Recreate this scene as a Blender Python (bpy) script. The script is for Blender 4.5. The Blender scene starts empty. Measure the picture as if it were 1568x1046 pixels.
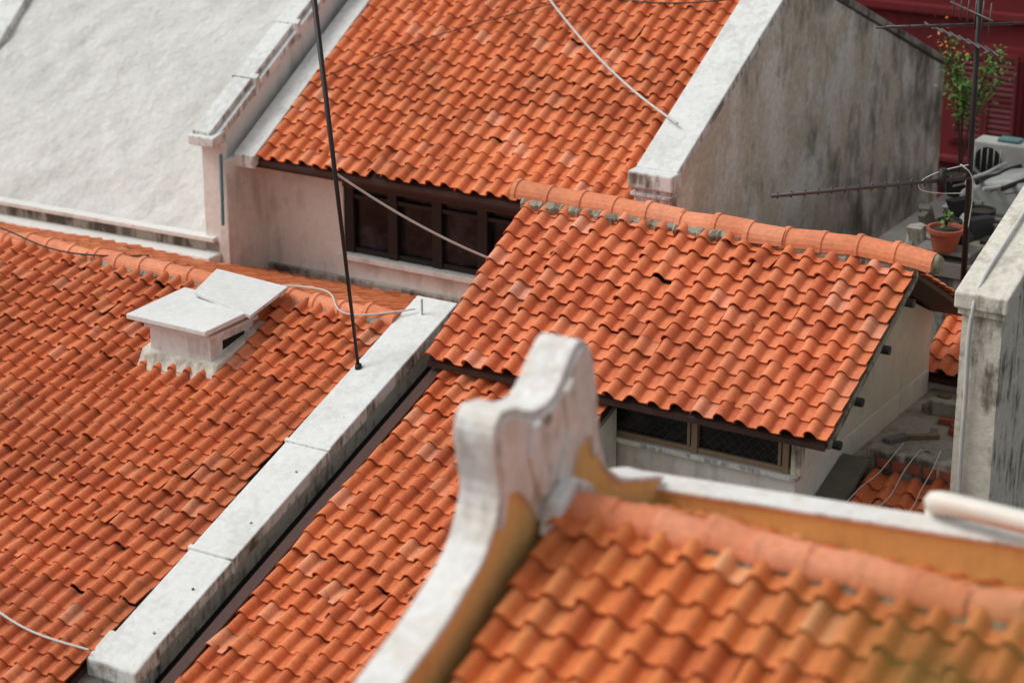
import bpy, bmesh, math, random
import numpy as np
from mathutils import Vector, Matrix
random.seed(4)
S=bpy.context.scene
S.view_settings.view_transform='Standard'
S.view_settings.look='None'
S.view_settings.exposure=0
COL=S.collection

# ------------------------------------------------------------ materials
def newmat(name):
    m=bpy.data.materials.new(name); m.use_nodes=True
    nt=m.node_tree; b=nt.nodes['Principled BSDF']
    return m,nt,b
def N(nt,t,**k):
    n=nt.nodes.new(t)
    for a,v in k.items(): setattr(n,a,v)
    return n
def noise(nt,vec,scale,detail=4,rough=.6):
    n=N(nt,'ShaderNodeTexNoise'); n.inputs['Scale'].default_value=scale
    n.inputs['Detail'].default_value=detail; n.inputs['Roughness'].default_value=rough
    nt.links.new(vec,n.inputs['Vector']); return n.outputs['Fac']
def mapping(nt,vec,sc,loc=(0,0,0)):
    n=N(nt,'ShaderNodeMapping'); n.inputs['Scale'].default_value=sc; n.inputs['Location'].default_value=loc
    nt.links.new(vec,n.inputs['Vector']); return n.outputs['Vector']
def ramp(nt,fac,stops):
    n=N(nt,'ShaderNodeValToRGB'); cr=n.color_ramp
    while len(cr.elements)<len(stops): cr.elements.new(.5)
    for e,(p,c) in zip(cr.elements,stops):
        e.position=p; e.color=(c[0],c[1],c[2],1) if hasattr(c,'__len__') else (c,c,c,1)
    nt.links.new(fac,n.inputs['Fac']); return n.outputs['Color']
def mix(nt,fac,a,b,mode='MIX'):
    n=N(nt,'ShaderNodeMix',data_type='RGBA',blend_type=mode)
    for inp,v in ((n.inputs[0],fac),(n.inputs[6],a),(n.inputs[7],b)):
        if isinstance(v,bpy.types.NodeSocket): nt.links.new(v,inp)
        elif hasattr(v,'__len__'): inp.default_value=(v[0],v[1],v[2],1)
        else: inp.default_value=v
    return n.outputs[2]
def math_(nt,op,a,b=0.0,clamp=False):
    n=N(nt,'ShaderNodeMath',operation=op,use_clamp=clamp)
    for inp,v in ((n.inputs[0],a),(n.inputs[1],b)):
        if isinstance(v,bpy.types.NodeSocket): nt.links.new(v,inp)
        else: inp.default_value=v
    return n.outputs[0]
def bump(nt,b,h,strength,dist=.02):
    n=N(nt,'ShaderNodeBump'); n.inputs['Strength'].default_value=strength; n.inputs['Distance'].default_value=dist
    nt.links.new(h,n.inputs['Height']); nt.links.new(n.outputs['Normal'],b.inputs['Normal'])
def coords(nt): return N(nt,'ShaderNodeTexCoord').outputs['Object']

def terracotta(name,gain=1.0,dirt=.5,tint=(1,1,1),lo=.55):
    m,nt,b=newmat(name); c=coords(nt)
    at=N(nt,'ShaderNodeAttribute',attribute_name='rnd')
    sp=N(nt,'ShaderNodeSeparateColor'); nt.links.new(at.outputs['Color'],sp.inputs[0])
    g=[tuple(min(.9,x*gain*t) for x,t in zip(cc,tint)) for cc in
       ((.56,.125,.040),(.69,.170,.053),(.74,.198,.064),(.78,.235,.086),(.80,.33,.17))]
    base=ramp(nt,sp.outputs[0],[(0,g[0]),(.2,g[1]),(.62,g[2]),(.92,g[3]),(1,g[4])])
    big=ramp(nt,noise(nt,c,.8,4),[(.3,.78),(.5,.97),(.7,1.07)])
    base=mix(nt,1.0,base,big,'MULTIPLY')
    fine=ramp(nt,noise(nt,c,16,4,.75),[(.3,.80),(.7,1.12)])
    base=mix(nt,1.0,base,fine,'MULTIPLY')
    lm=ramp(nt,noise(nt,c,5.5,5,.78),[(lo,0),(lo+.14,1)])
    lm=math_(nt,'MULTIPLY',lm,dirt)
    base=mix(nt,lm,base,(.17,.075,.045))
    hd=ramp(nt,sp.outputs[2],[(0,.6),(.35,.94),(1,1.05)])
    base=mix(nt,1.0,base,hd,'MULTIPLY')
    nt.links.new(base,b.inputs['Base Color']); b.inputs['Roughness'].default_value=.72
    b.inputs['Specular IOR Level'].default_value=.4
    bump(nt,b,noise(nt,c,60,2),.2,.01)
    return m
def plaster(name,col=(.74,.75,.73),dark=(.20,.19,.17),amt=.5,side=1.0,rough=.8,lump=.3,sc=1.0,warm=None,lo=.50,topf=.12,yg=None,tall=.7,wmax=.8,fine=.05):
    m,nt,b=newmat(name); c=coords(nt)
    geo=N(nt,'ShaderNodeNewGeometry'); sp=N(nt,'ShaderNodeSeparateXYZ'); nt.links.new(geo.outputs['True Normal'],sp.inputs[0])
    vert=math_(nt,'SUBTRACT',1.0,math_(nt,'MULTIPLY',math_(nt,'ABSOLUTE',sp.outputs[2]),.95))
    streak=noise(nt,mapping(nt,c,(4*sc,4*sc,tall*sc)),1.3,5,.6)
    patch=noise(nt,c,.9*sc,7,.66)
    f=math_(nt,'ADD',math_(nt,'MULTIPLY',streak,.42),math_(nt,'MULTIPLY',patch,.58))
    if yg:
        spc=N(nt,'ShaderNodeSeparateXYZ'); nt.links.new(c,spc.inputs[0])
        mr=N(nt,'ShaderNodeMapRange'); mr.inputs[1].default_value=yg[0]; mr.inputs[2].default_value=yg[1]; mr.inputs[3].default_value=0; mr.inputs[4].default_value=yg[2]
        nt.links.new(spc.outputs[1],mr.inputs[0]); f=math_(nt,'ADD',f,mr.outputs[0])
    f=ramp(nt,f,[(lo,0),(lo+.07,.5),(lo+.16,1)])
    a=math_(nt,'MULTIPLY',f,math_(nt,'MULTIPLY',vert,amt*side))
    a=math_(nt,'ADD',a,math_(nt,'MULTIPLY',f,amt*topf),True)
    base=mix(nt,noise(nt,c,.7,3),tuple(x*.86 for x in col),tuple(min(.85,x*1.06) for x in col))
    if warm:
        wm=ramp(nt,noise(nt,mapping(nt,c,(1,1,.6),(3,9,4)),1.8*sc,6,.65),[(.46,0),(.60,1)])
        base=mix(nt,math_(nt,'MULTIPLY',wm,wmax),base,warm)
    fn=ramp(nt,noise(nt,c,11,5,.75),[(.3,1-fine*2),(.7,1+fine)])
    base=mix(nt,1.0,base,fn,'MULTIPLY')
    base=mix(nt,a,base,dark)
    nt.links.new(base,b.inputs['Base Color']); b.inputs['Roughness'].default_value=rough
    b.inputs['Specular IOR Level'].default_value=.25
    h=math_(nt,'ADD',noise(nt,c,6,4,.5),math_(nt,'MULTIPLY',noise(nt,c,40,2),.15))
    bump(nt,b,h,lump,.05)
    return m
def plain(name,col,rough=.6,var=.25,metal=0.0,spec=.4,scale=6):
    m,nt,b=newmat(name); c=coords(nt)
    base=mix(nt,noise(nt,c,scale,4,.65),tuple(x*(1-var) for x in col),tuple(min(1,x*(1+var)) for x in col))
    nt.links.new(base,b.inputs['Base Color']); b.inputs['Roughness'].default_value=rough
    b.inputs['Metallic'].default_value=metal; b.inputs['Specular IOR Level'].default_value=spec
    bump(nt,b,noise(nt,c,30,2),.15,.01)
    return m

M={}
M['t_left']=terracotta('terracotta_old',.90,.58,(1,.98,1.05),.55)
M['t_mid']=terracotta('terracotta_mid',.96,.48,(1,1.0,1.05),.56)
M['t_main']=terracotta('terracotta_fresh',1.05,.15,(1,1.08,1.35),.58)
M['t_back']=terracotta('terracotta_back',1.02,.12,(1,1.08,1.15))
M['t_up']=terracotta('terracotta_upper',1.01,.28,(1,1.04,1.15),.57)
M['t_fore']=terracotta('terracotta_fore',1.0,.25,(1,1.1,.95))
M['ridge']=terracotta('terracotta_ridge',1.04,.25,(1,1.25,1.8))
M['white']=plaster('whitewash',col=(.76,.755,.715),amt=.5,lump=.25,lo=.51,dark=(.28,.26,.22))
M['cap']=plaster('coping_paint',col=(.74,.76,.74),amt=.95,side=1.1,dark=(.15,.125,.085),lump=.12,sc=2.2,lo=.47,topf=.10,warm=(.69,.70,.67),wmax=.5)
M['chim']=plaster('chimney_paint',col=(.74,.75,.73),amt=.6,dark=(.25,.22,.19),lump=.2,sc=2,lo=.50,topf=.10)
M['bigwall']=plaster('limewash_wall',col=(.62,.62,.59),amt=.42,lump=1.0,lo=.50,dark=(.40,.385,.35),topf=.5,warm=(.67,.67,.645),wmax=.6)
M['weather']=plaster('weathered_render',col=(.68,.62,.50),dark=(.15,.14,.11),amt=.85,lump=.4,sc=.75,warm=(.84,.82,.76),lo=.54,yg=(29,36.5,.12),tall=1.6,fine=.13)
M['pier']=plaster('weathered_pier',col=(.70,.67,.58),dark=(.15,.135,.10),amt=.85,lump=.4,sc=1.8,lo=.50,topf=.5,fine=.1)
M['grey']=plaster('grey_render',col=(.42,.40,.35),dark=(.10,.09,.07),amt=.85,lump=.4,sc=1.5,lo=.46,topf=.7,fine=.1)
M['gable']=plaster('gable_limewash',col=(.82,.81,.775),dark=(.40,.33,.24),amt=.85,lump=.5,sc=2.4,warm=(.70,.65,.57),lo=.49,topf=.22,fine=.06,tall=.45,wmax=.7)
M['ochre']=plaster('ochre_paint',col=(.82,.52,.19),dark=(.44,.25,.11),amt=.5,lump=.25,sc=1.5,lo=.51)
M['cream']=plaster('cream_render',col=(.74,.70,.62),dark=(.38,.34,.28),amt=.45,lump=.2,lo=.52)
M['mortar']=plaster('mortar',col=(.33,.30,.235),dark=(.10,.09,.06),amt=.9,lump=.8,sc=4,topf=.8)
M['brown']=plain('brown_wood',(.045,.022,.016),.65,.4)
M['gutter']=plain('gutter_paint',(.060,.022,.016),.6,.45)
M['frame']=plain('dark_frame',(.012,.010,.010),.5,.4)
M['wframe']=plain('timber_frame',(.26,.19,.12),.6,.35)
M['bars']=plain('window_bars',(.05,.04,.035),.6,.35)
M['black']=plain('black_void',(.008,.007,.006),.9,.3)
M['cable']=plain('white_cable',(.55,.55,.52),.6,.15)
M['dcable']=plain('dark_cable',(.02,.02,.02),.6,.15)
M['metal']=plain('antenna_metal',(.09,.07,.07),.5,.3,.3)
M['pole']=plain('mast_steel',(.020,.012,.012),.5,.4)
M['pvc']=plain('pvc_pipe',(.74,.72,.64),.45,.12)
M['red']=plaster('maroon_paint',col=(.175,.020,.024),dark=(.05,.010,.012),amt=.5,lump=.15)
M['shutter']=plain('shutter_paint',(.15,.018,.022),.65,.25)
M['leaf']=plain('foliage',(.08,.17,.03),.6,.6,scale=9)
M['leaf2']=plain('foliage_yellow',(.20,.155,.015),.6,.35,scale=9)
M['flower']=plain('orange_flower',(.6,.2,.04),.6,.35,scale=9)
M['pot']=plain('clay_pot',(.33,.09,.05),.8,.3)
M['dpot']=plain('black_plastic',(.02,.02,.022),.45,.3)
M['soil']=plain('soil',(.04,.03,.02),.9,.3)
M['ac']=plain('ac_casing',(.46,.47,.45),.5,.2)
M['tarp']=plain('tarpaulin',(.34,.36,.34),.5,.35)
M['teal']=plain('teal_plastic',(.10,.22,.23),.6,.3)
M['concrete']=plain('concrete',(.19,.18,.165),.85,.4,scale=2)
M['asphalt']=plain('asphalt',(.05,.05,.05),.9,.2,scale=1)
M['sheet']=plain('mossy_sheet',(.13,.13,.095),.8,.5,scale=3)
M['bark']=plain('bark',(.09,.065,.045),.9,.4)
m,nt,b=newmat('window_glass'); b.inputs['Roughness'].default_value=.14
b.inputs['Specular IOR Level'].default_value=.28
cc=coords(nt); nt.links.new(ramp(nt,noise(nt,cc,2.0,4),[(.42,(.005,.006,.008)),(.55,(.014,.016,.020)),(.70,(.05,.048,.05))]),b.inputs['Base Color'])
bump(nt,b,noise(nt,cc,1.2,2),.08,.05)
M['glass']=m

# ------------------------------------------------------------ geometry helpers
def top(name):
    e=bpy.data.objects.new(name,None); COL.objects.link(e); e.empty_display_size=.2; return e
def link(name,me,mat,parent,bevel=0,seg=2,smooth=False):
    o=bpy.data.objects.new(name,me); COL.objects.link(o)
    if mat is not None: me.materials.append(mat)
    if parent is not None: o.parent=parent
    if bevel:
        md=o.modifiers.new('b','BEVEL'); md.width=bevel; md.segments=seg; md.limit_method='ANGLE'; md.angle_limit=math.radians(35)
    if smooth:
        me.polygons.foreach_set('use_smooth',[True]*len(me.polygons))
    return o
def mesh(name,v,f,mat,parent=None,bevel=0,seg=2,smooth=False):
    me=bpy.data.meshes.new(name); me.from_pydata([tuple(p) for p in v],[],f)
    bm=bmesh.new(); bm.from_mesh(me); bmesh.ops.recalc_face_normals(bm,faces=bm.faces); bm.to_mesh(me); bm.free()
    return link(name,me,mat,parent,bevel,seg,smooth)
def prism(name,poly,vec,mat,parent=None,bevel=0,seg=2,smooth=False):
    n=len(poly); v=[Vector(p) for p in poly]+[Vector(p)+Vector(vec) for p in poly]
    f=[tuple(range(n)),tuple(range(2*n-1,n-1,-1))]+[(i,(i+1)%n,n+(i+1)%n,n+i) for i in range(n)]
    return mesh(name,v,f,mat,parent,bevel,seg,smooth)
def px(name,yz,x0,x1,mat,parent=None,bevel=0,seg=2):
    return prism(name,[(x0,y,z) for y,z in yz],(x1-x0,0,0),mat,parent,bevel,seg)
def box(name,x0,x1,y0,y1,z0,z1,mat,parent=None,bevel=0):
    return prism(name,[(x0,y0,z0),(x1,y0,z0),(x1,y1,z0),(x0,y1,z0)],(0,0,z1-z0),mat,parent,bevel)
def cyl(name,p0,p1,r0,r1,mat,parent=None,n=12,smooth=True):
    p0,p1=Vector(p0),Vector(p1); q=(p1-p0).to_track_quat('Z','Y')
    v=[];
    for p,r in ((p0,r0),(p1,r1)):
        for i in range(n):
            a=2*math.pi*i/n; v.append(p+q@Vector((r*math.cos(a),r*math.sin(a),0)))
    f=[(i,(i+1)%n,n+(i+1)%n,n+i) for i in range(n)]+[tuple(range(n)),tuple(range(n,2*n))]
    o=mesh(name,v,f,mat,parent)
    if smooth:
        for p in o.data.polygons: p.use_smooth=len(p.vertices)==4
    return o
def tube(name,pts,r,mat,parent=None,res=6,radii=None):
    cu=bpy.data.curves.new(name,'CURVE'); cu.dimensions='3D'; cu.bevel_depth=r; cu.bevel_resolution=2; cu.resolution_u=res
    sp=cu.splines.new('NURBS'); sp.points.add(len(pts)-1)
    for i,(p,q) in enumerate(zip(sp.points,pts)):
        p.co=(q[0],q[1],q[2],1)
        if radii: p.radius=radii[i]
    sp.use_endpoint_u=True; sp.order_u=min(4,len(pts)); cu.use_fill_caps=True
    o=bpy.data.objects.new(name,cu); COL.objects.link(o); cu.materials.append(mat)
    if parent is not None: o.parent=parent
    return o
def sag(p0,p1,d,n=7,jit=0.0):
    p0,p1=Vector(p0),Vector(p1)
    return [tuple(p0.lerp(p1,i/(n-1))-Vector((random.uniform(-jit,jit),random.uniform(-jit,jit),d*4*(i/(n-1))*(1-i/(n-1))))) for i in range(n)]

PS=np.array([-.02,.02,.07,.15,.24,.33,.42,.50,.56,.60,.72,.88,1.02])
def prof(s,b=.58):
    return np.where(s<b,np.sin(np.pi*np.clip(s/b,0,1))**.62,-.08*np.sin(np.pi*np.clip((s-b)/(1-b),0,1)))
def tile_roof(name,x0,x1,ry,rz,slope,d,run,w,e,mat,parent,seed=1,H=None,lift=.038,messy=.035,th=.022,wave=.02,broken=.0):
    """real overlapping clay tiles, laid row by row down the slope from the ridge"""
    rs=np.random.RandomState(seed)
    a=math.atan(slope); nc=max(1,int(round((x1-x0)/w))); w=(x1-x0)/nc
    Ls=run/math.cos(a); nr=max(1,int(round(Ls/e))); e=Ls/nr; L0=e*1.2
    H=H or .31*w
    D=np.array([0,d*math.cos(a),-math.sin(a)]); Nn=np.array([0,d*math.sin(a),math.cos(a)]); U=np.array([1.,0,0])
    O=np.array([0,ry,rz])
    K=len(PS); h=prof(PS)*H
    V=[];F=[];C=[];SM=[]
    base=0
    cs=rs.normal(0,.012,nc)
    for r in range(nr):
        rowj=rs.normal(0,.008)
        for c in range(nc):
            big=rs.rand()<messy; br=rs.rand()<broken
            ang=rs.normal(0,.028)+(np.clip(rs.normal(0,.10),-.16,.16) if big else 0)
            dv=cs[c]+rowj+rs.normal(0,.012)+(rs.uniform(-.03,.04) if big else 0); dn=rs.uniform(0,.012)+(rs.uniform(0,.03) if big else 0)
            du=rs.normal(0,.006)
            x=x0+c*w
            wv=wave*(math.sin(x*1.3+seed)+math.sin(r*e*1.7+seed*2+x*.4))
            uu=(PS-.5)*w
            L=np.full(K,L0)
            if br:
                k0=rs.randint(2,K-3); jag=np.abs(np.arange(K)-k0)/K
                L=L0*(1-.22*np.clip(rs.uniform(.3,1)-jag*2.6,0,1)-rs.uniform(0,.04,K))
            for q in range(6):
                if q in (0,): v,n_=0*L,0.0
                elif q in (1,2): v,n_=L,lift
                elif q in (3,4): v,n_=L*.985,lift-th
                else: v,n_=0*L+.02,-th
                vv=v-e*.12
                u2=uu*math.cos(ang)-vv*math.sin(ang); v2=uu*math.sin(ang)+vv*math.cos(ang)
                P=O+np.outer(x+w*.5+du+u2,U)+np.outer(r*e+dv+v2,D)+np.outer(h+n_+dn+wv,Nn)
                V.append(P)
            r1,r2=rs.rand()**1.0,rs.rand()
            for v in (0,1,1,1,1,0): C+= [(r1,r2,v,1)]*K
            for (q0,q1,sm) in ((0,1,True),(2,3,False),(4,5,True)):
                for k in range(K-1):
                    F.append((base+q0*K+k,base+q0*K+k+1,base+q1*K+k+1,base+q1*K+k)); SM.append(sm)
            base+=6*K
    V=np.vstack(V)
    me=bpy.data.meshes.new(name); me.from_pydata(V.tolist(),[],F)
    at=me.attributes.new('rnd','FLOAT_COLOR','POINT'); at.data.foreach_set('color',np.array(C,dtype=np.float32).ravel())
    me.polygons.foreach_set('use_smooth',SM); me.update()
    o=link(name,me,mat,parent)
    q=-.03-wave
    ty=ry+d*run
    px(name+'_boarding',[(ry,rz+q),(ty,rz-slope*run+q),(ty,rz-slope*run+q-.07),(ry,rz+q-.07)],x0+.02,x1-.02,M['brown'],parent)
    return o
def ridge_caps(name,x0,x1,y,z,r,seg,mat,parent,seed=1,hh=1.0,n=10,collar=.02):
    rs=np.random.RandomState(seed); cnt=max(1,int(round((x1-x0)/seg))); s=(x1-x0)/cnt
    V=[];F=[];C=[];b=0
    for i in range(cnt):
        xa=x0+i*s-.03; xb=x0+(i+1)*s+.01; dz=rs.normal(0,.012); dy=rs.normal(0,.014); tl=rs.normal(0,.014)
        r1=.3+.65*rs.rand()
        secs=[(xa,r+collar,tl),(xa+.06,r+collar,tl),(xa+.075,r,tl),(xb,r*.94,-tl)]
        for (xx,rr,t_) in secs:
            for k in range(n+1):
                t=math.pi*(-.04+1.08*k/n)
                cx,sx=math.cos(t),math.sin(t)
                V.append((xx,y+dy-rr*cx,z+dz+t_+rr*hh*sx)); C.append((r1,.5,.9,1))
        for j in range(3):
            for k in range(n):
                F.append((b+j*(n+1)+k,b+j*(n+1)+k+1,b+(j+1)*(n+1)+k+1,b+(j+1)*(n+1)+k))
        F.append(tuple(b+k for k in range(n+1))); F.append(tuple(b+3*(n+1)+k for k in range(n+1)))
        b+=4*(n+1)
    me=bpy.data.meshes.new(name); me.from_pydata(V,[],F)
    at=me.attributes.new('rnd','FLOAT_COLOR','POINT'); at.data.foreach_set('color',np.array(C,dtype=np.float32).ravel())
    bm=bmesh.new(); bm.from_mesh(me); bmesh.ops.recalc_face_normals(bm,faces=bm.faces); bm.to_mesh(me); bm.free()
    return link(name,me,mat,parent)
def mortar_bed(name,x0,x1,y,z,dn,mat,parent,seed=1):
    """ragged continuous fillet of bedding mortar: front edge wanders between the tiles"""
    rs=np.random.RandomState(seed); V=[];F=[]; x=x0;i=0
    while x<x1:
        f=dn*rs.uniform(.5,1.25); hz=rs.uniform(-.012,.012)
        V+=[(x,y+.02,z+.05),(x,y-f*.5,z+.035+hz),(x,y-f,z-.02+hz),(x,y-f*.9,z-.10)]
        if i:
            b=4*i
            for k in range(3): F.append((b-4+k,b-3+k,b+1+k,b+k))
        i+=1; x+=rs.uniform(.025,.06)
    return mesh(name,V,F,mat,parent)
def lattice(name,x0,x1,z0,z1,y,step,t,mat,parent):
    V=[];F=[]
    H=z1-z0
    k=x0-H
    def strip(a,b):
        d=(Vector(b)-Vector(a)).normalized(); p=Vector((-d.z,0,d.x))*t
        i=len(V); V.extend([Vector(a)+p,Vector(a)-p,Vector(b)-p,Vector(b)+p]); F.append((i,i+1,i+2,i+3))
    while k<x1:
        for sgn in (1,-1):
            a=max(k,x0); b_=min(k+H,x1)
            if b_-a>.02:
                if sgn==1: strip((a,y,z0+(a-k)),(b_,y,z0+(b_-k)))
                else: strip((a,y+.004,z1-(a-k)),(b_,y+.004,z1-(b_-k)))
        k+=step
    return mesh(name,V,F,mat,parent)

# ------------------------------------------------------------ ground
box('ground',-900,900,-900,900,-.4,0,M['asphalt'])

# ============================================================ house with the long left roof
h1=top('terraced_house_with_chimney')
S1=.342
px('walls',[(15.6,0),(15.6,5.6),(22.7,8.02),(26.9,6.7),(26.9,0)],-26.5,-15.36,M['white'],h1)
tile_roof('front_tiles',-26.6,-15.42,22.7,8.27,S1,-1,7.6,.235,.25,M['t_left'],h1,11,messy=.12,broken=.01,wave=.026)
tile_roof('rear_tiles',-26.6,-14.9,22.72,8.25,.31,1,4.15,.245,.30,M['t_back'],h1,12,messy=.03,H=.03,lift=.015)
ridge_caps('ridge',-26.6,-15.4,22.76,8.29,.15,.42,M['ridge'],h1,3,.9)
mortar_bed('ridge_mortar',-26.6,-15.5,22.66,8.29,.08,M['mortar'],h1,2)

p2=top('party_wall_parapet')
def cz(y): return 8.44-(23.08-y)*S1
px('wall',[(16.75,0),(16.75,cz(16.75)-.1),(23.3,cz(23.3)-.1),(23.3,0)],-15.32,-14.83,M['pier'],p2)
ys=[16.95,18.45,20.35,23.25]
for i in range(3):
    a,b_=ys[i],ys[i+1]-.012; dz=[-.01,.0,.012][i]
    px('coping_%d'%(i+1),[(a,cz(a)+dz),(b_,cz(b_)+dz),(b_,cz(b_)-.17),(a,cz(a)-.17)],-15.39,-14.77,M['cap'],p2,.018)
px('end_block',[(16.62,cz(16.62)+.02),(17.05,cz(17.05)+.04),(17.05,cz(17.05)-.2),(16.62,cz(16.62)-.2)],-15.43,-14.72,M['cap'],p2,.03)
px('end_moulding',[(16.68,cz(16.75)-.24),(17.0,cz(16.9)-.2),(17.0,cz(16.75)-.42),(16.74,cz(16.75)-.42)],-15.38,-14.77,M['cap'],p2,.02)
for i in range(1,3):
    y=ys[i]; px('joint_bead_%d'%i,[(y-.035,cz(y)+.012),(y+.02,cz(y)+.03),(y+.02,cz(y)-.18),(y-.035,cz(y)-.18)],-15.41,-14.75,M['cap'],p2,.01)
for y in (17.2,17.9,19.0,19.9,20.9):
    cyl('fixing',(-14.93,y,cz(y)-.01),(-14.93,y,cz(y)+.012),.016,.013,M['grey'],p2)

# ============================================================ neighbouring house, narrow roof
h3=top('terraced_house')
def r3(y): return .35+S1*y
tile_roof('front_tiles',-14.36,-12.05,22.6,r3(22.6),S1,-1,8.0,.255,.27,M['t_mid'],h3,23,messy=.18,broken=.015,wave=.028)
px('walls',[(14.8,0),(14.8,r3(14.8)-.25),(22.6,r3(22.6)-.25),(22.6,0)],-14.3,-12.1,M['white'],h3)
px('edge_board',[(14.6,r3(14.6)+.03),(22.4,r3(22.4)+.03),(22.4,r3(22.4)-.2),(14.6,r3(14.6)-.2)],-14.53,-14.37,M['gutter'],h3,.01)
px('box_gutter',[(14.6,r3(14.6)-.25),(23,r3(23)-.25),(23,r3(23)-.35),(14.6,r3(14.6)-.35)],-14.83,-14.53,M['black'],h3)

# chimney / vent
ch=top('roof_vent_chimney')
px('shaft',[(21.15,7.4),(21.15,8.22),(22.05,8.22),(22.05,7.6)],-18.13,-17.15,M['chim'],ch,.015)
box('inner_neck',-18.05,-17.22,21.22,21.98,8.2,8.34,M['grey'],ch)
box('collar',-18.18,-17.10,21.10,22.10,8.215,8.265,M['chim'],ch,.01)
px('base_flashing',[(20.98,7.66),(21.12,7.9),(22.2,8.16),(22.2,8.05),(20.98,7.6)],-18.25,-17.02,M['pier'],ch,.02)
prism('cap_slab',[(-18.36,20.98,8.32),(-17.08,20.98,8.31),(-17.0,22.05,8.36),(-18.3,22.1,8.37)],(0,0,.07),M['chim'],ch,.012)
prism('loose_slab',[(-17.95,21.85,8.46),(-16.92,21.7,8.36),(-17.0,22.62,8.47),(-18.15,22.6,8.53)],(0,.0,.05),M['chim'],ch,.01)
px('vent_opening',[(21.4,8.0),(21.4,8.12),(21.85,8.12),(21.85,8.08)],-17.15,-17.143,M['black'],ch)

# ============================================================ upper house, big orange roof
h4=top('upper_terraced_house')
def r4(y): return 8.95+(y-26.4)*.58
tile_roof('front_tiles',-20.3,-13.98,30.5,r4(30.5),.58,-1,4.15,.25,.26,M['t_up'],h4,31,messy=.05,broken=.01)
tile_roof('rear_tiles',-20.3,-13.98,30.52,r4(30.5),.4,1,6,.27,.3,M['t_up'],h4,32)
ridge_caps('ridge',-20.3,-14,30.5,r4(30.5)+.03,.13,.42,M['ridge'],h4,5)
box('facade_left',-20.62,-19.2,27.0,27.2,0,9.0,M['white'],h4)
box('facade_lower',-19.2,-13.9,27.0,27.2,0,7.34,M['white'],h4)
box('sill',-19.25,-13.9,26.9,27.15,7.34,7.43,M['white'],h4,.01)
box('plinth_weathering_band',-20.6,-13.9,26.93,27.0,6.3,7.05,M['grey'],h4,.02)
box('lintel',-19.2,-13.9,26.98,27.2,8.47,9.0,M['brown'],h4)
box('fascia',-20.55,-13.98,26.46,26.5,8.72,8.86,M['gutter'],h4)
box('soffit',-20.55,-13.98,26.5,27.0,8.72,8.76,M['brown'],h4)
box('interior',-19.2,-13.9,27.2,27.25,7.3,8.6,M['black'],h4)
x=-19.2; i=0
while x<-13.9:
    box('mullion_%d'%i,x,x+.17,27.0+.02,27.16,7.43,8.47,M['frame'],h4,.008)
    g=.012*(1 if i%2 else -1)
    prism('pane_%d'%i,[(x+.17,27.12+g,7.43),(x+.79,27.12-g,7.43),(x+.79,27.135-g,7.43),(x+.17,27.135+g,7.43)],(0,0,1.04),M['glass'],h4)
    x+=.79; i+=1
box('transom',-19.2,-13.9,27.04,27.09,8.3,8.36,M['frame'],h4)
box('bottom_rail',-19.2,-13.9,27.05,27.09,7.43,7.52,M['frame'],h4)
box('side_wall',-20.78,-20.62,26.0,27.2,0,8.88,M['white'],h4,.01)
box('body',-20.6,-14,27.3,36,0,8.7,M['white'],h4)
px('verge_flashing',[(26.25,8.95),(30.5,11.43),(30.5,11.3),(26.25,8.75)],-20.66,-20.28,M['cap'],h4,.015)

pl=top('stepped_party_wall')
def cb(y): return 9.36+(y-25.9)*.58
px('coping',[(25.86,cb(25.86)),(31,cb(31)),(31,cb(31)-.1),(25.86,cb(25.86)-.1)],-21.12,-20.78,M['cap'],pl,.02)
px('coping_step',[(25.92,cb(25.92)-.1),(31,cb(31)-.1),(31,cb(31)-.24),(25.92,cb(25.92)-.24)],-21.08,-20.70,M['cap'],pl,.02)
px('wall',[(26.0,0),(26.0,cb(26)-.24),(31,cb(31)-.24),(31,0)],-21.05,-20.79,M['white'],pl)
px('pier_cap',[(25.8,9.27),(26.12,9.34),(26.12,9.18),(25.8,9.12)],-21.16,-20.68,M['cap'],pl,.02)
for i in range(4):
    y=26.9+i*1.1
    px('coping_joint_%d'%i,[(y,cb(y)+.02),(y+.09,cb(y+.09)+.02),(y+.09,cb(y+.09)-.26),(y,cb(y)-.26)],-21.14,-20.68,M['cap'],pl,.01)
tube('downpipe',[(-20.66,25.94,9.0),(-20.66,25.93,8.3),(-20.67,25.93,7.9)],.026,M['teal'],pl)

hb=top('limewashed_house')
hb.location=(-21.05,26.05,0); hb.rotation_euler=(0,0,math.radians(2.2))
rs=np.random.RandomState(5)
V=[];F=[];nx,ny=110,70
gr=[rs.uniform(0,6.28,2) for _ in range(18)]; fr=[(rs.uniform(1.5,9),rs.uniform(1,8)) for _ in range(18)]
for j in range(ny+1):
    for i in range(nx+1):
        x=-9+9*i/nx; y=5.2*j/ny
        n_=sum(math.sin(fx*x+p[0]+1.1*math.sin(y*2+p[1]))*math.sin(fy*y*1.3+p[1]+.7*math.sin(x*2.3)) for (fx,fy),p in zip(fr,gr))*.0065
        V.append((x,y-n_*.6,7.62+y*.82+n_*.8))
for j in range(ny):
    for i in range(nx):
        a=j*(nx+1)+i; F.append((a,a+1,a+nx+2,a+nx+1))
mesh('battered_wall_face',V,F,M['bigwall'],hb,smooth=True)
px('battered_wall_core',[(0.07,0),(0.07,7.53),(5.2,7.50+5.2*.82),(5.2,0)],-12,-.01,M['bigwall'],hb)
px('wall_coping',[(-.05,7.72),(5.2,7.72+5.25*.82),(5.2,7.55+5.2*.82),(-.05,7.5)],-6.35,-5.85,M['cap'],hb,.02)
box('base_ledge',-12,.25,-.35,0,7.2,7.42,M['white'],hb,.03)
box('ledge_shadow_gap',-12,.25,-.06,0.04,7.42,7.6,M['grey'],hb,.01)
box('drip_board',-12,.2,-.16,.04,7.6,7.67,M['white'],hb,.01)
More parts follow.
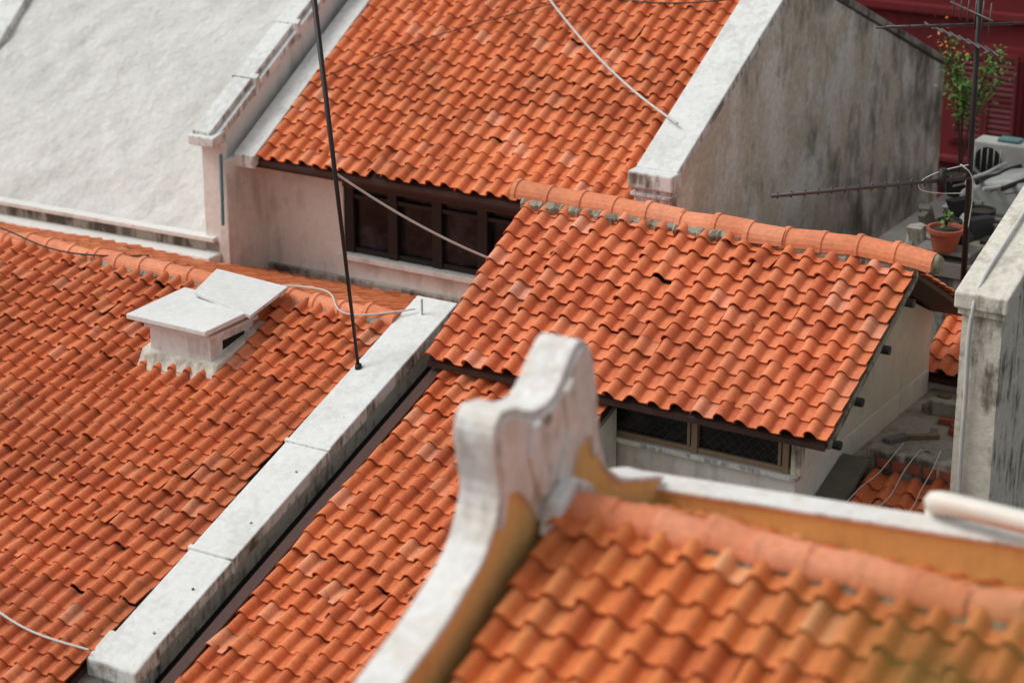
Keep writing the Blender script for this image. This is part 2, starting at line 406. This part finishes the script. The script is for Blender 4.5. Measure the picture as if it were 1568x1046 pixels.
box('front_pilaster',-.02,.34,-.06,.1,7.4,9.15,M['white'],hb,.02)

# ============================================================ weathered gable wall
wg=top('weathered_gable_wall')
px('wall',[(26.7,0),(26.7,9.5),(30.5,11.62),(36.9,9.02),(36.9,0)],-13.93,-13.45,M['weather'],wg)
px('front_coping',[(26.62,9.62),(30.5,11.78),(30.5,11.63),(26.62,9.47)],-14.02,-13.38,M['cap'],wg,.02)
px('rear_coping',[(30.5,11.78),(37.0,9.14),(37.0,9.03),(30.5,11.64)],-13.98,-13.41,M['grey'],wg,.02)
box('end_block',-14.05,-13.36,26.42,26.72,9.36,9.6,M['cap'],wg,.03)
box('end_neck',-13.98,-13.43,26.5,26.72,8.2,9.36,M['cap'],wg,.02)
box('end_bead',-14.02,-13.39,26.46,26.72,9.24,9.30,M['cap'],wg,.015)

# ============================================================ centre house
h5=top('rear_extension_house')
R5s=.535
tile_roof('front_tiles',-14.58,-9.18,24.73,9.52,R5s,-1,2.56,.285,.235,M['t_main'],h5,44,messy=.07,lift=.042,H=.092)
tile_roof('rear_tiles',-14.5,-9.2,24.75,9.5,R5s,1,2.3,.31,.3,M['t_main'],h5,42)
ridge_caps('ridge',-14.75,-8.98,24.74,9.57,.18,.47,M['ridge'],h5,7,1.0,collar=.018)
mortar_bed('ridge_mortar',-14.6,-11.6,24.62,9.56,.13,M['mortar'],h5,3)
mortar_bed('ridge_mortar_worn',-11.6,-9.1,24.64,9.53,.06,M['mortar'],h5,4)
cyl('ridge_end_mortar',(-9.0,24.74,9.58),(-8.9,24.74,9.58),.14,.1,M['mortar'],h5)
box('wall_lower',-14.4,-9.78,22.72,27,0,7.36,M['white'],h5,.01)
box('wall_infill',-14.4,-9.79,22.78,27,7.36,8.0,M['cream'],h5)
px('wall_gable',[(22.85,8.0),(22.85,8.28),(24.73,9.26),(27,8.15),(27,8.0)],-14.35,-9.79,M['cream'],h5)
box('sill',-14.4,-9.72,22.62,22.8,7.36,7.43,M['cap'],h5,.012)
box('glass',-14.3,-9.9,22.735,22.745,7.43,8.14,M['glass'],h5)
lattice('grille',-14.3,-9.95,7.45,8.1,22.727,.13,.003,M['bars'],h5)
for i,x in enumerate((-9.93,-11.12,-12.31,-13.5)):
    box('post_%d'%i,x,x+.08,22.66,22.76,7.43,8.15,M['wframe'],h5,.006)
    box('sash_%d'%i,x-.07,x-.03,22.69,22.735,7.5,8.12,M['wframe'],h5,.004)
box('corner_post',-9.82,-9.7,22.66,22.8,7.43,8.2,M['pier'],h5,.01)
box('sash_rail',-14.3,-9.75,22.68,22.735,7.43,7.5,M['wframe'],h5,.006)
for i,y in enumerate((22.35,22.95,23.7,24.4)):
    z=9.52-(24.73-y)*R5s-.18
    cyl('purlin_%d'%i,(-9.9,y,z),(-9.08,y,z),.055,.055,M['frame'],h5)
px('verge_mortar',[(22.25,8.12),(24.7,9.43),(24.7,9.36),(22.25,8.03)],-9.22,-9.16,M['mortar'],h5,.01)

yard=top('lean_to_shed')
tile_roof('upper_tiles',-9.95,-8.34,28.9,8.2,.5,-1,1.85,.25,.25,M['t_main'],yard,51)
box('upper_wall',-9.95,-8.34,27.15,27.3,0,7.25,M['cream'],yard,.02)
box('passage_floor',-9.78,-8.34,24.45,27.15,6.9,7.05,M['grey'],yard,.02)
box('passage_upstand',-9.5,-8.34,26.2,26.35,7.05,7.25,M['grey'],yard,.02)
box('low_wall',-9.5,-8.34,24.2,24.45,6.0,7.30,M['grey'],yard,.03)
for i in range(5):
    box('brick_patch_%d'%i,-9.35+.2*i,-9.19+.2*i,24.185,24.2,7.08-.02*(i%2),7.2,M['pot'],yard,.006)
tile_roof('lower_tiles',-9.40,-8.34,24.1,7.0,.3,-1,2.6,.25,.27,M['t_left'],yard,52,messy=.35,broken=.1)
px('mossy_sheet',[(22.6,6.7),(24.1,7.2),(24.1,7.13),(22.6,6.63)],-9.76,-9.40,M['sheet'],yard)
box('base',-9.7,-8.34,21.6,24,0,6.1,M['grey'],yard)
for i in range(3):
    x=-9.1+.25*i
    tube('loose_cable_%d'%i,sag((x,24.3,7.4),(x-.3+.15*i,22.9,6.9),.08+.05*i,7,.05),.007,M['cable'],yard)
ro=random.Random(12)
for i in range(18):
    x=ro.uniform(-9.6,-8.5); y=ro.uniform(24.6,26.9); a=ro.uniform(0,3)
    d=Vector((math.cos(a),math.sin(a),0))*ro.uniform(.06,.28); nrm=Vector((-d.y,d.x,0)).normalized()*ro.uniform(.03,.07)
    c=Vector((x,y,7.05)); prism('debris_%d'%i,[c-d-nrm,c+d-nrm,c+d+nrm,c-d+nrm],(0,0,ro.uniform(.03,.1)),M[ro.choice(['concrete','frame','wframe','pot','pier'])],yard,.005)

pr=top('weathered_boundary_wall')
px('wall',[(23.75,0),(23.75,9.5),(29,11.2),(29,0)],-8.25,-7.77,M['pier'],pr)
px('coping',[(23.68,9.66),(29,11.4),(29,11.2),(23.68,9.46)],-8.34,-7.70,M['pier'],pr,.025)
px('coping_bead',[(23.72,9.46),(29,11.2),(29,11.12),(23.72,9.38)],-8.30,-7.74,M['pier'],pr,.015)
tube('conduit',[(-8.12,23.70,9.4),(-8.15,23.69,9.0),(-8.1,23.69,8.4),(-8.14,23.69,7.7),(-8.1,23.69,6.8)],.028,M['cable'],pr)
tube('conduit_top',[(-8.1,23.66,9.4),(-8.1,23.62,9.66),(-8.12,24.2,9.87),(-8.1,25.5,10.3),(-8.14,27,10.8)],.022,M['cable'],pr)

# ============================================================ terrace with clutter
te=top('roof_terrace')
box('slab',-11.6,-8.26,28.9,34.6,8.0,8.2,M['concrete'],te)
box('body',-11.55,-8.3,28.95,34.5,0,8.0,M['grey'],te)
box('courtyard_floor',-13.44,-11.56,27.25,40,0,4.2,M['grey'],te)
def foliage(name,base,count,height,spread,mat,parent,seed=1,ls=.09,stems=7,umin=.25):
    rs=random.Random(seed); V=[];F=[]
    tips=[]
    for s in range(stems):
        a=rs.uniform(0,6.28); t=Vector((math.cos(a)*spread*rs.uniform(.2,1),math.sin(a)*spread*rs.uniform(.2,1),height*rs.uniform(.55,1)))
        b0=Vector(base); mid=b0+Vector((t.x*.3,t.y*.3,t.z*.6)); tp=b0+t
        tube('stem_%d'%s,[b0,mid,tp],.010,M['brown'],parent); tips.append((b0,mid,tp))
    for i in range(count):
        b0,mid,tp=rs.choice(tips); u=rs.uniform(umin,1.05)
        p=b0.lerp(mid,u*2) if u<.5 else mid.lerp(tp,(u-.5)*2)
        p=p+Vector((rs.gauss(0,.35),rs.gauss(0,.35),rs.gauss(0,.25)))*spread*.45
        d=Vector((rs.uniform(-1,1),rs.uniform(-1,1),rs.uniform(-.6,.8))).normalized(); q=d.cross(Vector((rs.uniform(-1,1),rs.uniform(-1,1),1))).normalized()
        l=ls*rs.uniform(.6,1.3); k=len(V)
        V+= [p,p+d*l*.5+q*l*.28,p+d*l,p+d*l*.5-q*l*.28]; F.append((k,k+1,k+2,k+3))
    me=bpy.data.meshes.new(name); me.from_pydata([tuple(v) for v in V],[],F)
    return link(name,me,mat,parent)
def pot(name,x,y,z,r,h,leaves=0,lh=.4,lm='leaf',spread=.3,seed=1,pm='pot',umin=.25):
    e=top(name)
    n=20; pr_=[(r*.68,0),(r*.95,h*.82),(r*1.1,h*.82),(r*1.12,h),(r*.95,h),(r*.9,h*.86),(0.001,h*.86)]
    V=[];F=[]
    for (rr,zz) in pr_:
        for i in range(n):
            a=2*math.pi*i/n; V.append((x+rr*math.cos(a),y+rr*math.sin(a),z+zz))
    for j in range(len(pr_)-1):
        for i in range(n): F.append((j*n+i,j*n+(i+1)%n,(j+1)*n+(i+1)%n,(j+1)*n+i))
    mesh('pot',V,F,M[pm],e,smooth=False)
    cyl('soil',(x,y,z+h*.8),(x,y,z+h*.88),r*.88,r*.88,M['soil'],e)
    if leaves:
        foliage('leaves',(x,y,z+h),leaves,lh,spread,M[lm],e,seed,umin=umin)
    return e
pot('potted_plant',-10.42,29.05,8.35,.24,.32,60,.22,'leaf',.14,4)
sh=pot('potted_shrub',-11.4,32.2,8.2,.25,.35,1000,2.15,'leaf',.60,6,'dpot',.5)
foliage('blossom',(-11.6,32.2,9.9),50,1.0,.45,M['flower'],sh,9,.07,3,.5)
pot('plant_pot',-10.75,30.1,8.2,.17,.25,pm='dpot')
pot('plant_pot',-10.5,30.7,8.2,.2,.3,pm='dpot')
stand=top('plant_stand')
box('board',-10.8,-10.0,28.95,29.35,8.30,8.35,M['concrete'],stand,.01)
for dx in (-10.75,-10.1):
    box('leg',dx,dx+.06,29.0,29.3,8.2,8.3,M['concrete'],stand)
ac=top('air_conditioner_unit')
box('casing',-11.45,-10.55,32.9,33.3,8.3,8.9,M['ac'],ac,.03)
box('feet',-11.4,-10.65,32.95,33.25,8.2,8.3,M['frame'],ac)
cyl('fan_recess',(-11.2,32.91,8.6),(-11.2,32.89,8.6),.22,.22,M['frame'],ac,20)
for i in range(5): cyl('fan_guard',(-11.4+.1*i,32.88,8.42),(-11.4+.1*i,32.88,8.8),.008,.008,M['ac'],ac,6)
box('tray_on_top',-11.1,-10.75,32.98,33.22,8.902,8.95,M['teal'],ac,.015)
ta=top('covered_storage_rack')
prism('tarp',[(-11.1,31.4,8.2),(-10.0,31.4,8.2),(-10.0,31.4,8.6),(-10.3,31.4,8.78),(-10.8,31.4,8.68),(-11.1,31.4,8.5)],(0,.9,.0),M['tarp'],ta,.06)
for i in range(7):
    tube('bundle_%d'%i,sag((-11.1+.15*i,31.2,8.62+.06*(i%3)),(-10.9+.15*i,32.4,8.72+.05*(i%2)),.04,5,.14),.015+.012*(i%3),M[['concrete','ac','frame'][i%3]],ta)
ro=random.Random(3); rb=top('stacked_building_scrap')
for i in range(40):
    x=ro.uniform(-11.3,-9.8); y=ro.uniform(29.4,32.8); a=ro.uniform(0,3)
    d=Vector((math.cos(a),math.sin(a),0))*ro.uniform(.06,.28); nrm=Vector((-d.y,d.x,0)).normalized()*ro.uniform(.03,.12)
    c=Vector((x,y,8.2)); prism('piece_%d'%i,[c-d-nrm,c+d-nrm,c+d+nrm,c-d+nrm],(ro.uniform(-.08,.08),ro.uniform(-.08,.08),ro.uniform(.05,.30)),M[ro.choice(['concrete','frame','frame','tarp','grey','dpot','sheet'])],rb,.01)

# ============================================================ maroon building behind
rd=top('maroon_shuttered_building')
box('wall',-34,4,44,52,0,15,M['red'],rd)
box('string_course',-34,4,43.85,44,8.35,8.55,M['red'],rd,.03)
box('string_course_low',-34,4,43.88,44,5.3,5.45,M['shutter'],rd,.03)
for k in range(-3,4):
    for zz in (5.85,9.3):
        x0=-15.75+k*2.9
        box('surround',x0-.12,x0+1.42,43.93,44,zz-.12,zz+2.0,M['red'],rd,.02)
        for s in (0,1):
            xa=x0+s*.66
            for (a,b_,c,d) in ((xa,xa+.07,zz,zz+1.85),(xa+.57,xa+.64,zz,zz+1.85),(xa+.07,xa+.57,zz,zz+.08),(xa+.07,xa+.57,zz+.88,zz+.96),(xa+.07,xa+.57,zz+1.77,zz+1.85)):
                box('stile',a,b_,43.86,43.925,c,d,M['shutter'],rd)
            V=[];F=[]
            z=zz+.1
            while z<zz+1.74:
                if not(zz+.84<z<zz+.97):
                    i=len(V); V+=[(xa+.07,43.87,z),(xa+.57,43.87,z),(xa+.57,43.925,z+.06),(xa+.07,43.925,z+.06)]; F.append((i,i+1,i+2,i+3))
                z+=.115
            mesh('louvres',V,F,M['shutter'],rd)
            box('louvre_backing',xa+.07,xa+.57,43.926,43.932,zz,zz+1.85,M['frame'],rd)
box('downpipe_panel',-20.2,-20.0,43.8,43.9,0,15,M['cream'],rd)

# ============================================================ foreground house
h6=top('foreground_shophouse')
tile_roof('front_tiles',-7.66,-1.8,13.54,11.0,.46,-1,4.2,.27,.29,M['t_fore'],h6,62,H=.10,lift=.05,messy=.08,th=.03)
tile_roof('rear_tiles',-7.66,-1.8,13.56,10.98,.38,1,2.1,.25,.28,M['t_fore'],h6,62,H=.035,lift=.02)
ridge_caps('ridge',-7.62,-1.8,13.55,11.02,.165,.40,M['ridge'],h6,9,.95,collar=.006)
mortar_bed('ridge_mortar',-7.6,-1.8,13.44,10.97,.05,M['mortar'],h6,8)
px('walls',[(9.5,0),(9.5,8.85),(13.54,10.7),(15.4,10.0),(15.4,0)],-7.7,-1.8,M['ochre'],h6)
bw=top('rear_parapet_wall')
prism('wall',[(-8.15,15.15,0),(-1.8,16.2,0),(-1.8,16.42,0),(-8.15,15.38,0)],(0,0,10.50),M['ochre'],bw)
prism('coping',[(-8.2,15.12,10.50),(-1.8,16.17,10.50),(-1.8,16.46,10.50),(-8.2,15.42,10.50)],(0,0,.045),M['gable'],bw,.015)
pp=top('white_drain_pipe')
tube('pipe',[(-5.62,15.9,10.62),(-5.62,15.76,10.70),(-5.5,15.73,10.72),(-5.0,15.66,10.74),(-4.5,15.6,10.76),(-3.5,15.5,10.78)],.09,M['pvc'],pp,10)
cyl('pipe_drop',(-5.62,15.88,10.64),(-5.62,15.98,9.2),.085,.085,M['pvc'],pp,20)

gb=top('curved_gable_parapet')
P=[(8.5,9.07),(9.4,9.51),(10.2,9.91),(11.0,10.30),(11.5,10.53),(11.95,10.71),(12.3,10.88),(12.52,11.04),(12.66,11.24),(12.71,11.44),(12.67,11.6),(12.62,11.78),(12.63,11.94),(12.72,12.04),(12.90,12.03),(13.10,11.93),(13.34,11.88),(13.52,11.96),(13.68,12.12),(13.84,12.24),(13.97,12.20),(14.08,12.02),(14.15,11.75),(14.17,11.5),(14.2,11.3),(14.3,11.08),(14.5,10.90),(14.8,10.78),(15.3,10.62)]
def smoothp(P,it=1):
    for _ in range(it):
        Q=[P[0]]
        for a,b_ in zip(P[:-1],P[1:]):
            Q.append((a[0]*.75+b_[0]*.25,a[1]*.75+b_[1]*.25)); Q.append((a[0]*.25+b_[0]*.75,a[1]*.25+b_[1]*.75))
        Q.append(P[-1]); P=Q
    return P
rg=random.Random(2)
Pp=[(y+rg.uniform(-.007,.007),z+rg.uniform(-.007,.007)) for y,z in smoothp(P,1)]
def offset(P,d):
    out=[]
    for i,p in enumerate(P):
        a=P[max(0,i-1)]; b_=P[min(len(P)-1,i+1)]
        t=Vector((b_[0]-a[0],b_[1]-a[1])).normalized(); n=Vector((t.y,-t.x))
        out.append((p[0]+n.x*d,p[1]+n.y*d))
    return out
def band(name,A,B,x0,x1,mat,bev=.02,wob=.0):
    n=len(A); V=[]
    for x in (x0,x1):
        for p in A: V.append((x+rg.uniform(-wob,wob),p[0],p[1]))
        for p in B: V.append((x+rg.uniform(-wob,wob),p[0],p[1]))
    F=[]
    for i in range(n-1):
        F.append((i,i+1,2*n+i+1,2*n+i)); F.append((n+i,n+i+1,3*n+i+1,3*n+i))
        F.append((i,i+1,n+i+1,n+i)); F.append((2*n+i,2*n+i+1,3*n+i+1,3*n+i))
    F.append((0,n,3*n,2*n)); F.append((n-1,2*n-1,4*n-1,3*n-1))
    return mesh(name,V,F,mat,gb,bev,2)
band('coping',Pp,offset(Pp,.05),-8.08,-7.74,M['gable'],.02,.008)
hi=[p for p in zip(offset(Pp,.052),offset(Pp,.13)) if p[0][1]>11.15]
band('coping_underlip',[p[0] for p in hi],[p[1] for p in hi],-8.05,-7.73,M['gable'],.012,.004)
px('wall',[(8.5,0)]+offset(Pp,.045)+[(15.3,0)],-8.03,-7.76,M['ochre'],gb)
up=[p for p in offset(Pp,.05) if p[1]>11.38]
px('finial_block',up+[(13.85,11.38),(13.70,11.1),(13.62,10.98),(13.25,11.0),(13.12,11.2),(12.95,11.36)],-8.06,-7.715,M['gable'],gb,.02)
px('ridge_junction_render',[(13.2,10.9),(13.28,11.16),(13.55,11.28),(13.8,11.14),(13.88,10.9)],-7.72,-7.56,M['gable'],gb,.04,3)
px('groin_moulding',[(13.22,11.2),(13.05,11.6),(13.1,11.84),(13.2,11.84),(13.2,11.6),(13.36,11.25)],-7.73,-7.66,M['gable'],gb,.03,3)
px('groin_moulding_rear',[(13.46,11.25),(13.62,11.6),(13.56,11.94),(13.68,12.02),(13.78,11.6),(13.62,11.2)],-7.73,-7.67,M['gable'],gb,.03,3)
px('socket',[(13.26,11.78),(13.30,11.83),(13.38,11.83),(13.40,11.77),(13.34,11.73)],-7.716,-7.710,M['grey'],gb)

# ============================================================ masts, antennas, cables
ma=top('antenna_mast')
cyl('mast',(-15.3,21.75,8.0),(-16.08,22.1,12.6),.020,.036,M['pole'],ma)
cyl('foot',(-15.3,21.75,7.95),(-15.3,21.75,8.05),.05,.04,M['pole'],ma)
an=top('tv_antenna')
cyl('pole',(-9.05,26.0,9.0),(-9.1,26.0,12.9),.040,.032,M['pole'],an)
def yagi(p0,p1,n,el,vdir,r=.02,er=.010,mat='metal'):
    p0,p1=Vector(p0),Vector(p1); cyl('boom',p0,p1,r,r,M[mat],an,8)
    for i in range(n):
        c=p0.lerp(p1,(i+.5)/n); v=Vector(vdir).normalized()*el*(1-.3*i/n)
        cyl('element',c-v,c+v,er,er,M[mat],an,6)
yagi((-9.05,26.0,10.33),(-10.86,24.1,10.30),15,.055,(0,0,1),.026,.012)
cyl('dipole',(-9.3,25.7,10.2),(-9.3,25.7,10.48),.05,.05,M['frame'],an)
tube('feeder_loop',[(-9.05,26,10.5),(-9.4,25.65,10.46),(-9.65,25.35,10.25),(-9.4,25.6,10.17),(-9.1,25.9,10.15)],.007,M['cable'],an)
tube('feeder_loop_small',[(-9.05,26,10.4),(-9.2,25.7,10.6),(-8.9,25.7,10.55),(-8.95,25.9,10.2),(-9.05,26,9.6)],.007,M['cable'],an)
yagi((-8.8,26.4,12.2),(-9.95,25.2,12.25),9,.30,(.7,.7,0),.02,.014)
yagi((-8.7,25.6,12.0),(-9.95,26.5,12.05),8,.28,(-.6,.8,0),.018,.013)
yagi((-8.8,25.7,12.35),(-9.6,26.4,12.38),6,.20,(0,.1,1),.016,.012)
c1=top('overhead_cable')
tube('cable',sag((-18.25,30.3,11.75),(-13.75,27.3,10.1),.30,11),.018,M['cable'],c1)
c2=top('overhead_cable')
tube('cable',sag((-15.72,21.95,10.4),(-14.2,24.1,8.75),.12,9),.015,M['cable'],c2)
c3=top('roof_cable')
tube('cable',[(-26,22.9,8.5),(-22.6,22.8,8.55),(-21.6,22.6,8.46),(-20.6,22.4,8.36),(-19.6,22.95,8.42)],.012,M['dcable'],c3)
c4=top('roof_cable')
tube('cable',[(-17.3,22.9,8.4),(-16.6,22.9,8.5),(-16.3,22.7,8.48),(-16.1,22.4,8.32),(-15.6,22.6,8.38),(-15.2,22.9,8.45)],.012,M['cable'],c4)
tube('stub_pipe',[(-15.1,22.9,8.3),(-15.1,22.9,8.6)],.016,M['cable'],c4)
c5=top('roof_cable')
tube('cable',[(-16.9,16.75,6.44),(-16.6,16.65,6.42),(-16.2,16.6,6.36),(-15.8,16.6,6.36),(-15.4,16.65,6.34)],.014,M['cable'],c5)
c6=top('overhead_cable')
tube('cable',sag((-18.9,30.1,11.55),(-14.1,29.9,11.35),.35,11),.012,M['dcable'],c6)
c7=top('roof_cable')
tube('cable',[(-20.1,27.6,9.85),(-19.0,28.6,10.4),(-17.6,29.4,10.85),(-16.4,29.9,11.2),(-15.6,30.6,11.7)],.008,M['dcable'],c7)

# ============================================================ street tree whose top reaches the lower right
tr=top('street_tree')
tube('trunk',[(1.2,3.3,0),(1.1,3.2,6),(.7,3.3,12),(.4,3.1,15.2)],.16,M['bark'],tr,8,[1.2,1,.7,.35])
rs=random.Random(8); V=[];F=[]
ends=[]
for i in range(11):
    e_=Vector((-.80+rs.uniform(-.22,.26),2.66+rs.uniform(-.2,.2),16.54+rs.uniform(-.12,.07)))
    tube('twig_%d'%i,[(.45,3.1,15.0),(.1,3.0,15.8),(e_.x*.7,e_.y,e_.z-.18),e_],.004,M['bark'],tr,6,[3,1.6,.7,.4]); ends.append(e_)
for i in range(620):
    e_=rs.choice(ends); p=e_+Vector((rs.gauss(0,.09),rs.gauss(0,.10),rs.gauss(0,.045)-.02))
    if i%4==0: p=p+Vector((rs.uniform(.1,.7),rs.uniform(-.1,.4),rs.uniform(-.6,-.1)))
    d=Vector((rs.uniform(-1,1),rs.uniform(-1,1),rs.uniform(-.7,.3))).normalized(); q=d.cross(Vector((rs.uniform(-1,1),rs.uniform(-1,1),1))).normalized()
    l=rs.uniform(.03,.055); k=len(V)
    V+=[p,p+d*l*.35+q*l*.22,p+d*l*.7+q*l*.16,p+d*l,p+d*l*.7-q*l*.16,p+d*l*.35-q*l*.22]; F.append((k,k+1,k+2,k+3,k+4,k+5))
me=bpy.data.meshes.new('leaves'); me.from_pydata([tuple(v) for v in V],[],F); link('leaves',me,M['leaf2'],tr)

# ============================================================ light and camera
W=bpy.data.worlds.new('World'); S.world=W; W.use_nodes=True; nt=W.node_tree
sky=nt.nodes.new('ShaderNodeTexSky'); sky.sky_type='NISHITA'; sky.sun_disc=False
sd=Vector((-.62,-.30,.92)).normalized()
el=math.asin(sd.z); sky.sun_elevation=el; sky.sun_rotation=math.atan2(sd.x,sd.y)
sky.dust_density=4; sky.ozone_density=.6; sky.air_density=1.0
hs=nt.nodes.new('ShaderNodeHueSaturation'); hs.inputs['Saturation'].default_value=.18
nt.links.new(sky.outputs[0],hs.inputs['Color'])
bg=nt.nodes['Background']; nt.links.new(hs.outputs[0],bg.inputs['Color']); bg.inputs['Strength'].default_value=.15
L=bpy.data.lights.new('sun','SUN'); L.energy=.95; L.angle=math.radians(20); L.color=(1,.98,.92)
lo=bpy.data.objects.new('sun',L); COL.objects.link(lo); lo.rotation_euler=sd.to_track_quat('Z','Y').to_euler(); lo.location=(-20,0,40)
cam=bpy.data.cameras.new('camera'); co=bpy.data.objects.new('camera',cam); COL.objects.link(co)
co.location=(0,0,18); co.rotation_euler=(math.radians(70),0,math.radians(31))
cam.lens=80; cam.sensor_width=36; cam.clip_end=3000; cam.clip_start=.1
cam.dof.use_dof=True; cam.dof.focus_distance=28.0; cam.dof.aperture_fstop=.65
S.camera=co
